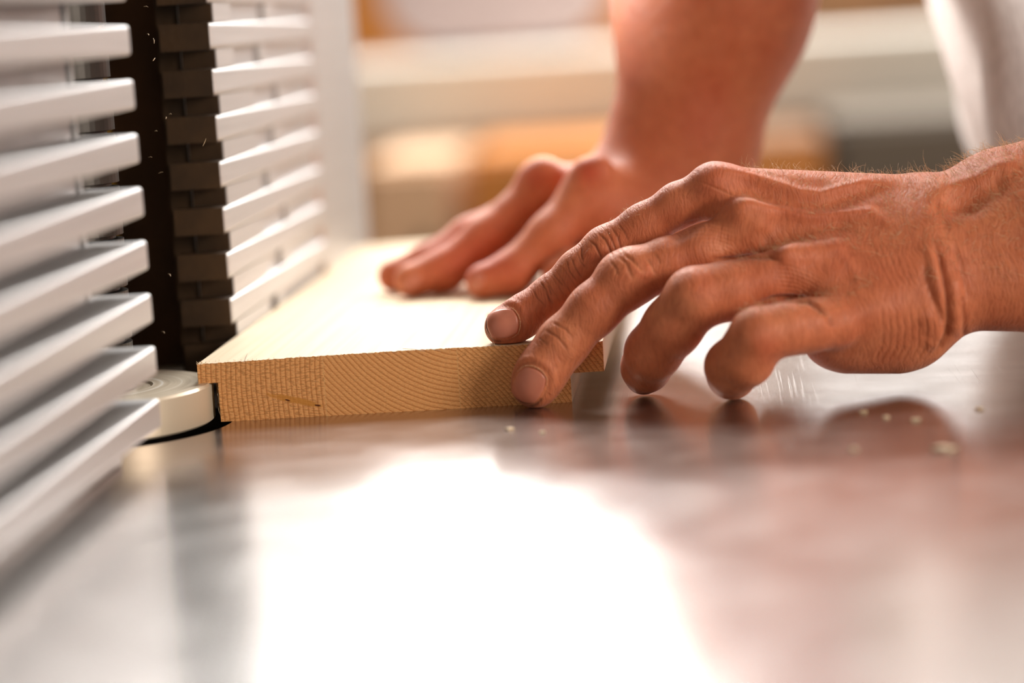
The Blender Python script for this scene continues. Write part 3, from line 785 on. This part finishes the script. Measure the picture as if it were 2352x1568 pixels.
# knuckle folds and webs
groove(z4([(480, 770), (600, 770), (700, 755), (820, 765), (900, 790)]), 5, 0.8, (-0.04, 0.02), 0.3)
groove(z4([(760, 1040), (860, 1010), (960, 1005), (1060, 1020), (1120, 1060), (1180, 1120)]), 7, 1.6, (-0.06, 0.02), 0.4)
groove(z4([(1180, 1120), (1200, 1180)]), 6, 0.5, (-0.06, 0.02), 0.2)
groove(z4([(200, 690), (330, 600), (420, 480), (520, 420)]), 16, 0.9, (-0.03, 0.05), 0.1)
for i in range(7):
    y = 800+i*26; groove(z4([(820+i*10, y), (950+i*8, y+14), (1060, y+52), (1150, y+110)]), 3.0, 0.16, (-0.06, 0.02), 0.1)
for i in range(8):
    groove(z4([(300+i*16, 560+i*22), (430+i*16, 545+i*26), (620, 590+i*28)]), 2.6, 0.10, (-0.04, 0.03), 0.06)
for i in range(6):
    groove(z4([(380+i*30, 300+i*12), (560+i*25, 360+i*14), (800, 380+i*20)]), 2.4, 0.09, (-0.04, 0.04), 0.05)
# tendons / veins on the back of the hand
ridge(z4([(480, 215), (640, 260), (850, 320), (1000, 370), (1130, 385), (1250, 350), (1400, 310), (1560, 300)]), 12, 1.7)
groove(z4([(620, 330), (800, 390), (1000, 430), (1200, 420), (1400, 350), (1600, 350)]), 22, 1.7)
ridge(z4([(590, 430), (720, 440), (900, 480), (1080, 520), (1300, 500), (1420, 490), (1550, 560)]), 13, 1.5, red=0.1)
groove(z4([(760, 540), (950, 580), (1150, 570), (1350, 560)]), 22, 1.4)
ridge(z4([(860, 760), (980, 700), (1150, 700), (1300, 680)]), 18, 1.4)
groove(z4([(760, 650), (850, 690), (950, 640), (1100, 620)]), 18, 1.3, dark=0.15)
ridge(z4([(1230, 700), (1340, 850), (1370, 1000)]), 12, 0.4)
ridge(z4([(1820, 380), (1950, 330), (2080, 290), (2200, 220), (2352, 190)]), 18, 1.8)
groove(z4([(1850, 440), (2000, 420), (2130, 350), (2260, 300)]), 24, 2.2)
groove(z4([(1820, 400), (1860, 520), (1900, 620)]), 10, 0.6)
def bump_at(c_, rx, ry, hgt, yr=(-1, 1)):
    disp[:] += hgt*mm*np.exp(-((px-c_[0])/rx)**2-((py-c_[1])/ry)**2)*facing*((dY > yr[0]) & (dY < yr[1]))
bump_at((1700, 478), 42, 24, 1.8); bump_at((1640, 412), 36, 26, 1.0); bump_at((1800, 585), 40, 24, 1.4); bump_at((1905, 640), 44, 34, 1.4)
bump_at((1780, 540), 46, 20, -1.3); bump_at((1860, 610), 26, 16, -1.2); bump_at((1670, 560), 40, 14, -0.6); bump_at((2215, 470), 46, 26, -2.2); bump_at((2150, 430), 26, 30, 1.2); bump_at((2000, 700), 70, 60, 1.0)
# wrist folds
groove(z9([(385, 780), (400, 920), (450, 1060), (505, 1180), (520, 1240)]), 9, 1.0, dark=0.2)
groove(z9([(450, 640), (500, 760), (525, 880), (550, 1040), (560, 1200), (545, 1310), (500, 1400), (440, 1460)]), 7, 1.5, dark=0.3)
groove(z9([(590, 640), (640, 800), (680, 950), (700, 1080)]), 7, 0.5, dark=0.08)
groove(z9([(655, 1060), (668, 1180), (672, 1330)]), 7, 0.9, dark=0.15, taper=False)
ridge(z9([(400, 660), (440, 760), (480, 920), (520, 1100)]), 11, 0.9); ridge(z9([(590, 850), (620, 1100), (600, 1330)]), 17, 1.5)
ridge(z9([(380, 1140), (440, 1230), (460, 1330), (400, 1430)]), 20, 1.1)
for i in range(8):
    x = 60+i*52
    groove(z9([(x+10, 1120), (x+28, 1260), (x+20, 1400), (x-40, 1500)]), 3.0, 0.20, (-0.06, 0.03), 0.1)
for i in range(6):
    groove(z4([(1420+i*50, 620+i*30), (1480+i*50, 780+i*30), (1560+i*40, 950)]), 2.6, 0.12, dark=0.06)
# skin colour: redder knuckles and sides; ring and little finger darkening is painted shade
def blot(c_, r_, v, yr=(-1, 1)):
    d = np.hypot(px-c_[0], py-c_[1]); tone[:] += v*np.exp(-(d/r_)**2)*((dY > yr[0]) & (dY < yr[1]))
blot((1640, 410), 60, 0.15); blot((1450, 640), 50, 0.15, MY); blot((1610, 660), 40, 0.3); blot((1755, 800), 36, 0.35); blot((1560, 720), 40, -0.12); blot((1700, 800), 36, -0.12)
blot((1230, 880), 40, 0.2, MY); blot((1180, 770), 40, 0.12, IY); blot((1850, 520), 90, 0.1); blot((1930, 590), 60, 0.12)
# nails: outline groove and flattened bed
def nail_frame(c_, ang, la, wb):
    ca, sa = math.cos(ang), math.sin(ang)
    u = ((px-c_[0])*ca+(py-c_[1])*sa)/la; v = (-(px-c_[0])*sa+(py-c_[1])*ca)/wb
    return u, v, (np.abs(u)**2.6+np.abs(v)**2.6)
nails = [((1155, 743), math.radians(-10), 39, 37, IY), ((1215, 884), math.radians(118), 44, 38, MY)]
for (c_, an, la, wb, yr) in nails:
    u, v, q = nail_frame(c_, an, la, wb); ok = ((dY > yr[0]) & (dY < yr[1]))*facing
    disp -= 0.35*mm*np.exp(-((q-1.25)/0.45)**2)*ok
    tone -= 0.55*np.exp(-((q-1.3)/0.3)**2)*ok*((u < -0.3) if an < 0 else (u > 0.3)); tone -= 0.25*np.exp(-((q-1.35)/0.25)**2)*ok
    disp += 0.30*mm*np.exp(-((q-2.3)/0.7)**2)*ok*(u > 0.2 if an < 0 else u < -0.1)
V = V+N_*disp[:, None]
# nothing sinks into the table, the board top or the board end
V[:, 2] = np.maximum(V[:, 2], 0.0002)
inb = (V[:, 0] > 0) & (V[:, 0] < XR) & (V[:, 1] > SKEW*V[:, 0]-0.0001) & (V[:, 1] < 0.1) & (V[:, 2] < TH+0.001)
f_idx = inb & (V[:, 2] > TH-0.004); V[f_idx, 2] = TH+0.0008
f_mid = inb & ~f_idx & (V[:, 1] < SKEW*V[:, 0]+0.006); V[f_mid, 1] = SKEW*V[f_mid, 0]-0.0002
tone = np.clip(tone, -0.8, 0.8)
VL, QL, TL = V, Q, tone

# ---------------- far (right) hand and forearm
TB = TH
gr = Grid((0.04, 0.14, 0.015), (0.36, 0.42, 0.33), 0.0014)
def JR(px_, py_, Ymm, rmm, rest=None):
    P = at(px_, py_, Ymm*mm)
    if rest: P = np.array([P[0], P[1], TB+rmm*mm+0.0006])
    return (P, rmm*mm)
pr = gr.field()
def prc(a, b, k): cone(gr, pr, a[0], b[0], a[1], b[1], k)
prc(JR(1360, 432, 190, 11), JR(1500, 470, 225, 19), 0.014)
prc(JR(1252, 432, 215, 10.5), JR(1480, 450, 235, 19), 0.014)
prc(JR(1262, 470, 238, 10), JR(1480, 470, 250, 18), 0.014)
prc(JR(1300, 520, 255, 10), JR(1480, 500, 262, 17), 0.014)
prc(JR(1370, 500, 190, 13), JR(1490, 520, 205, 18), 0.014)
prc(JR(1330, 600, 205, 14), JR(1480, 610, 215, 18, True), 0.014)
prc(JR(1490, 470, 232, 24), JR(1560, 370, 240, 32), 0.02)
prc(JR(1560, 370, 240, 32), JR(1640, 0, 250, 44), 0.02)
prc(JR(1640, 0, 250, 44), JR(1720, -420, 285, 50), 0.02)
cone(gr, pr, at(1372, 392, 0.183), at(1352, 396, 0.183), 0.0075, 0.007, 0.006)
cone(gr, pr, at(1245, 398, 0.210), at(1230, 405, 0.210), 0.0075, 0.007, 0.006)
fr_ = [[JR(1360, 430, 190, 10.5), JR(1265, 540, 178, 9.8), JR(1175, 625, 170, 9), JR(1110, 660, 165, 8, True)],
       [JR(1250, 430, 213, 10.5), JR(1120, 545, 200, 10), JR(1020, 620, 192, 9.3), JR(945, 660, 186, 8, True)],
       [JR(1250, 460, 240, 10), JR(1080, 545, 228, 9.3), JR(980, 605, 218, 8.5), JR(905, 655, 212, 7.6, True)],
       [JR(1290, 500, 258, 9.5), JR(1180, 545, 258, 8.5), JR(1090, 590, 256, 7.8), JR(1040, 620, 252, 7, True)],
       [JR(1480, 560, 200, 15), JR(1400, 620, 178, 11.5), JR(1330, 650, 168, 10, True), JR(1290, 660, 163, 9, True)]]
tot = pr.copy()
for ch in fr_:
    D = gr.field(); chain(gr, D, ch, 0.005); m_ = D < 0.5
    tot[m_] = np.minimum(tot[m_], smin(pr[m_], D[m_], 0.008))
V, Q = surface(gr, tot); V = smooth(V, Q, 3)
px, py = pxs(V); dY = V[:, 1]; tone = np.zeros(len(V))
for c_, r_, v in (((1352, 392), 34, 0.75), ((1228, 405), 30, 0.6), ((1100, 560), 60, 0.35), ((1040, 620), 60, 0.45), ((1200, 640), 60, 0.4), ((1400, 500), 90, 0.3), ((1130, 600), 50, 0.3), ((1640, 200), 60, 0.25), ((1600, 300), 60, 0.2)):
    blot(c_, r_, v)
V[:, 2] = np.maximum(V[:, 2], TB+0.0006)
VR, QR, TR = V, Q, np.clip(tone, -0.8, 0.8)

# ---------------- torso and upper arms
gb = Grid((0.22, -0.10, -0.87), (0.95, 0.64, 0.70), 0.006)
def body_field(grow, sleeves_only=False):
    D = gb.field()
    def c3(a, b, ra, rb, k=0.05): cone(gb, D, a, b, ra+grow, rb+grow, k, pad=k+0.03)
    c3((0.402, 0.22, 0.38), (0.402, 0.40, 0.38), 0.11, 0.11)      # chest
    c3((0.417, 0.21, 0.24), (0.417, 0.40, 0.24), 0.108, 0.108)
    c3((0.452, 0.22, 0.11), (0.452, 0.38, 0.11), 0.112, 0.112)
    c3((0.522, 0.22, -0.02), (0.522, 0.38, -0.02), 0.115, 0.115)
    if grow == 0: c3((0.63, 0.22, -0.22), (0.63, 0.38, -0.22), 0.12, 0.12)
    c3((0.387, 0.13, 0.46), (0.387, 0.48, 0.46), 0.058, 0.058)      # shoulders
    return D
D = body_field(0.0)
SL, SRt = np.array((0.40, 0.09, 0.46)), np.array((0.39, 0.50, 0.45))
EL = at(3000, 490, 0.036); ER = at(1720, -420, 0.285)
def c4(D, a, b, ra, rb, k=0.03): cone(gb, D, a, b, ra, rb, k, pad=k+0.03)
c4(D, EL-np.array((0.03, 0, 0)), EL+np.array((0.10, 0.01, 0.03)), 0.034, 0.038); EL2 = EL+np.array((0.10, 0.01, 0.03))
for a_, b_ in ((J(2700, 410, 42, 25.5), J(3000, 380, 48, 30)), (J(2700, 630, 16, 22), J(3000, 600, 24, 26)), (J(2700, 520, 27, 29.5), J(3000, 490, 36, 34))):
    cone(gb, D, a_[0], b_[0], a_[1], b_[1], 0.02, pad=0.05)
c4(D, EL2, SL, 0.042, 0.054)
c4(D, ER, ER+np.array((0.03, 0.03, 0.04)), 0.046, 0.046); c4(D, ER+np.array((0.03, 0.03, 0.04)), SRt, 0.048, 0.054)
c4(D, (0.36, 0.30, 0.50), (0.30, 0.30, 0.60), 0.055, 0.055)
V, Q = surface(gb, D); V = smooth(V, Q, 4)
VB, QB, TB_ = V, Q, np.zeros(len(V))
off1 = len(VL); off2 = off1+len(VR)
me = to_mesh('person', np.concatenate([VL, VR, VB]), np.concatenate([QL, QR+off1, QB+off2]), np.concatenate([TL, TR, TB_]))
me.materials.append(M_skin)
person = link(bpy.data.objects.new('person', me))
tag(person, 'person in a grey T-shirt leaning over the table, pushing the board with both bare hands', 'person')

# ---------------- T-shirt (thin jersey over the torso, with folds)
D = gb.field(); D = body_field(0.012)
c4(D, SL, SL*0.62+EL2*0.38, 0.068, 0.074, 0.04); c4(D, SRt, SRt*0.6+ER*0.4, 0.068, 0.072, 0.04)
V, Q = surface(gb, D); V = smooth(V, Q, 4); V, Q = subdivide(V, Q); V = smooth(V, Q, 2)
N_ = vnormals(V, Q)
fold = 0.004*np.sin(V[:, 0]*22+V[:, 2]*38+np.sin(V[:, 1]*25)*1.6)+0.003*np.sin(V[:, 1]*55+V[:, 2]*20+np.sin(V[:, 2]*30))
V = V+N_*fold[:, None]
me = to_mesh('t_shirt', V, Q); me.materials.append(M_shirt)
shirt = link(bpy.data.objects.new('t_shirt', me), person)
shirt['label'] = 'light heather grey T-shirt hanging in soft folds'
# trousers below the shirt
D = gb.field()
c4(D, (0.63, 0.22, -0.22), (0.63, 0.38, -0.22), 0.126, 0.126)
for y in (0.21, 0.39):
    c4(D, (0.65, y, -0.28), (0.69, y, -0.55), 0.108, 0.082); c4(D, (0.69, y, -0.55), (0.71, y, -0.80), 0.082, 0.062)
V, Q = surface(gb, D); V = smooth(V, Q, 4); me = to_mesh('trousers', V, Q); me.materials.append(M_jeans)
tr = link(bpy.data.objects.new('trousers', me), person)

# ---------------- finger nails: curved plates following the finger tips
def sample(g, D, P):
    q = (P-g.lo)/g.h; i = np.floor(q).astype(int); f_ = q-i; i = np.clip(i, 0, np.array(g.n)-2); r_ = 0
    for a in (0, 1):
        for b in (0, 1):
            for c_ in (0, 1):
                w = (f_[:, 0] if a else 1-f_[:, 0])*(f_[:, 1] if b else 1-f_[:, 1])*(f_[:, 2] if c_ else 1-f_[:, 2])
                r_ = r_+w*D[i[:, 0]+a, i[:, 1]+b, i[:, 2]+c_]
    return r_
def nail(g, D, c_, ang, la, wb, lift=0.00022, Y0=-0.04, tip=0):
    n = 26; us = np.linspace(-1, 1, n); P = []; q_ = []
    ca, sa = math.cos(ang), math.sin(ang)
    for v in us:
        for u in us:
            # square to rounded square
            uu = u*math.sqrt(1-0.42*v*v); vv = v*math.sqrt(1-0.42*u*u)
            P.append((c_[0]+uu*la*ca-vv*wb*sa, c_[1]+uu*la*sa+vv*wb*ca)); q_.append(max(abs(u), abs(v)))
    P = np.array(P); q_ = np.array(q_)
    dirs = _F[None]+CR[None]*((P[:, :1]-1176)/FPX)+CU[None]*((784-P[:, 1:])/FPX); dirs /= np.linalg.norm(dirs, axis=1, keepdims=True)
    tt = (Y0-CAM[1])/dirs[:, 1]; hit = np.zeros(len(P), bool)
    for _ in range(160):
        d = sample(g, D, CAM+dirs*tt[:, None]); tt = tt+np.where(hit, 0, np.clip(d*0.7, -0.001, 0.0015)); hit |= np.abs(d) < 2e-5
    S = CAM+dirs*tt[:, None]
    e = 0.0005; G = np.stack([sample(g, D, S+np.eye(3)[a]*e)-sample(g, D, S-np.eye(3)[a]*e) for a in range(3)], 1); G /= np.maximum(np.linalg.norm(G, axis=1, keepdims=True), 1e-9)
    off = lift*np.clip((1-q_)*9, 0, 1)-0.00035*np.clip((q_-0.93)*14, 0, 1)
    S = S+G*off[:, None]
    Sb = S-G*0.0007
    bm = bmesh.new(); A = [bm.verts.new(p) for p in S]; B = [bm.verts.new(p) for p in Sb]
    for j in range(n-1):
        for i in range(n-1):
            a, b, cc_, d = j*n+i, j*n+i+1, (j+1)*n+i+1, (j+1)*n+i
            bm.faces.new((A[a], A[b], A[cc_], A[d])); bm.faces.new((B[d], B[cc_], B[b], B[a]))
    edge = list(range(n))+[j*n+n-1 for j in range(1, n)]+[(n-1)*n+i for i in range(n-2, -1, -1)]+[j*n for j in range(n-2, 0, -1)]
    for a, b in zip(edge, edge[1:]+edge[:1]): bm.faces.new((A[b], A[a], B[a], B[b]))
    o = mesh_obj('fingernail', bm, M_nail, None, smooth=True); o.parent = person
    if tip:
        # dry cuticle round the root, a dark line of dirt under the free edge
        Sg = S.reshape(n, n, 3); Gg = G.reshape(n, n, 3)
        def rim(side, i0, i1, grow_):
            pts = []
            cm = Sg[n//2, n//2]
            root = (n-1) if side > 0 else 0
            path = [(j, root) for j in range(n)]
            ext = [(0, i) for i in (range(n-i0, n-1) if side > 0 else range(i0, 0, -1))]
            ext2 = [(n-1, i) for i in (range(n-2, n-i0-1, -1) if side > 0 else range(1, i0+1))]
            for (j, i) in ext+path+ext2:
                P_ = Sg[j, i]; pts.append(P_+(P_-cm)*grow_+Gg[j, i]*i1)
            return pts
        bm = bmesh.new(); pts = rim(-tip, 7, 0.00052, 0.07); L_ = len(pts)
        tube(bm, pts, [0.00020*(0.5+0.5*math.sin(math.pi*i/(L_-1)))*random.uniform(0.6, 1.5) for i in range(L_)], 5)
        for _ in range(16):
            q0 = Vector(pts[random.randrange(3, L_-3)]); d_ = Vector(np.random.RandomState(random.randrange(999)).normal(0, 1, 3))+Vector((0, -0.6, 0.3)); d_.normalize()
            tube(bm, [q0, q0+d_*0.0003, q0+d_*0.0006], [0.00010, 0.00008, 0.00003], 4)
        c_o = mesh_obj('cuticle', bm, M_cut_skin, None, smooth=True); c_o.parent = o; c_o['label'] = 'dry frayed cuticle'
        bm = bmesh.new(); pts = rim(tip, 4, 0.00005, 0.0); L_ = len(pts)
        tube(bm, pts, [0.00026*math.sin(math.pi*(i+0.5)/L_)**0.6 for i in range(L_)], 6)
        c_o = mesh_obj('nail_dirt', bm, M_dirt, None, smooth=True); c_o.parent = o; c_o['label'] = 'dark dirt under the free edge'
    return o
nail(gl, fgr['index'], (1154, 743), math.radians(-10), 38, 35, tip=-1)
nail(gl, fgr['middle'], (1214, 885), math.radians(118), 42, 36, tip=1)
for c_, an, la, wb, k_ in (((945, 650), -38*math.pi/180, 24, 15, 1), ((1097, 648), -60*math.pi/180, 20, 14, 0)):
    D = gr.field(); chain(gr, D, fr_[k_], 0.005); nail(gr, D, c_, an, la, wb, 0.0004, 0.10)

# ---------------- fair hair on hand and forearm
rng = np.random.RandomState(5)
Nn = vnormals(VL, QL); hx, hy = pxs(VL)
m_top = (Nn[:, 2] > 0.25) & (hx > 1700) & (VL[:, 0] < 0.40)
m_arm = (hx > 2130) & (hx < 2500) & (Nn[:, 1] < 0.2) & (hy < 640)
m_idx = (hx > 1400) & (hx < 1490) & (Nn[:, 2] > 0.45) & (VL[:, 1] > 0.004)
bm = bmesh.new()
def hairs(mask, n, L0, L1, lean, rad=0.00005):
    ids = rng.choice(np.nonzero(mask)[0], n)
    for i in ids:
        p = VL[i]; nn = Nn[i]; L = rng.uniform(L0, L1)*mm
        d = nn*rng.uniform(0.3, 1.0)+np.array(lean)+rng.normal(0, 0.35, 3); d -= nn*min(0, d@nn-0.15); d /= np.linalg.norm(d)
        bend = rng.normal(0, 0.9, 3)-nn*0.35
        pts = [p-nn*0.0002]
        for s_ in range(4):
            d = d+bend*0.28; d /= np.linalg.norm(d); pts.append(pts[-1]+d*L/4)
        tube(bm, pts, [rad, rad, rad*0.85, rad*0.6, rad*0.25], 3)
hairs(m_top & (Nn[:, 2] > 0.6), 3200, 2.0, 6.0, (-0.55, -0.1, 0.2), 0.00006)
hairs(m_top & (Nn[:, 2] > 0.6), 60, 6.0, 11, (-0.3, -0.1, 0.6), 0.00007)
hairs(m_arm, 560, 3.0, 7.5, (-0.7, -0.25, -0.15), 0.00006)
hairs(m_idx, 90, 1.4, 3.4, (-0.5, 0, 0.3), 0.00006)
ah = mesh_obj('arm_hair', bm, M_hair, None, smooth=True); ah.parent = person; ah['kind'] = 'stuff'; ah['label'] = 'fair fine hair on the back of hand and wrist'
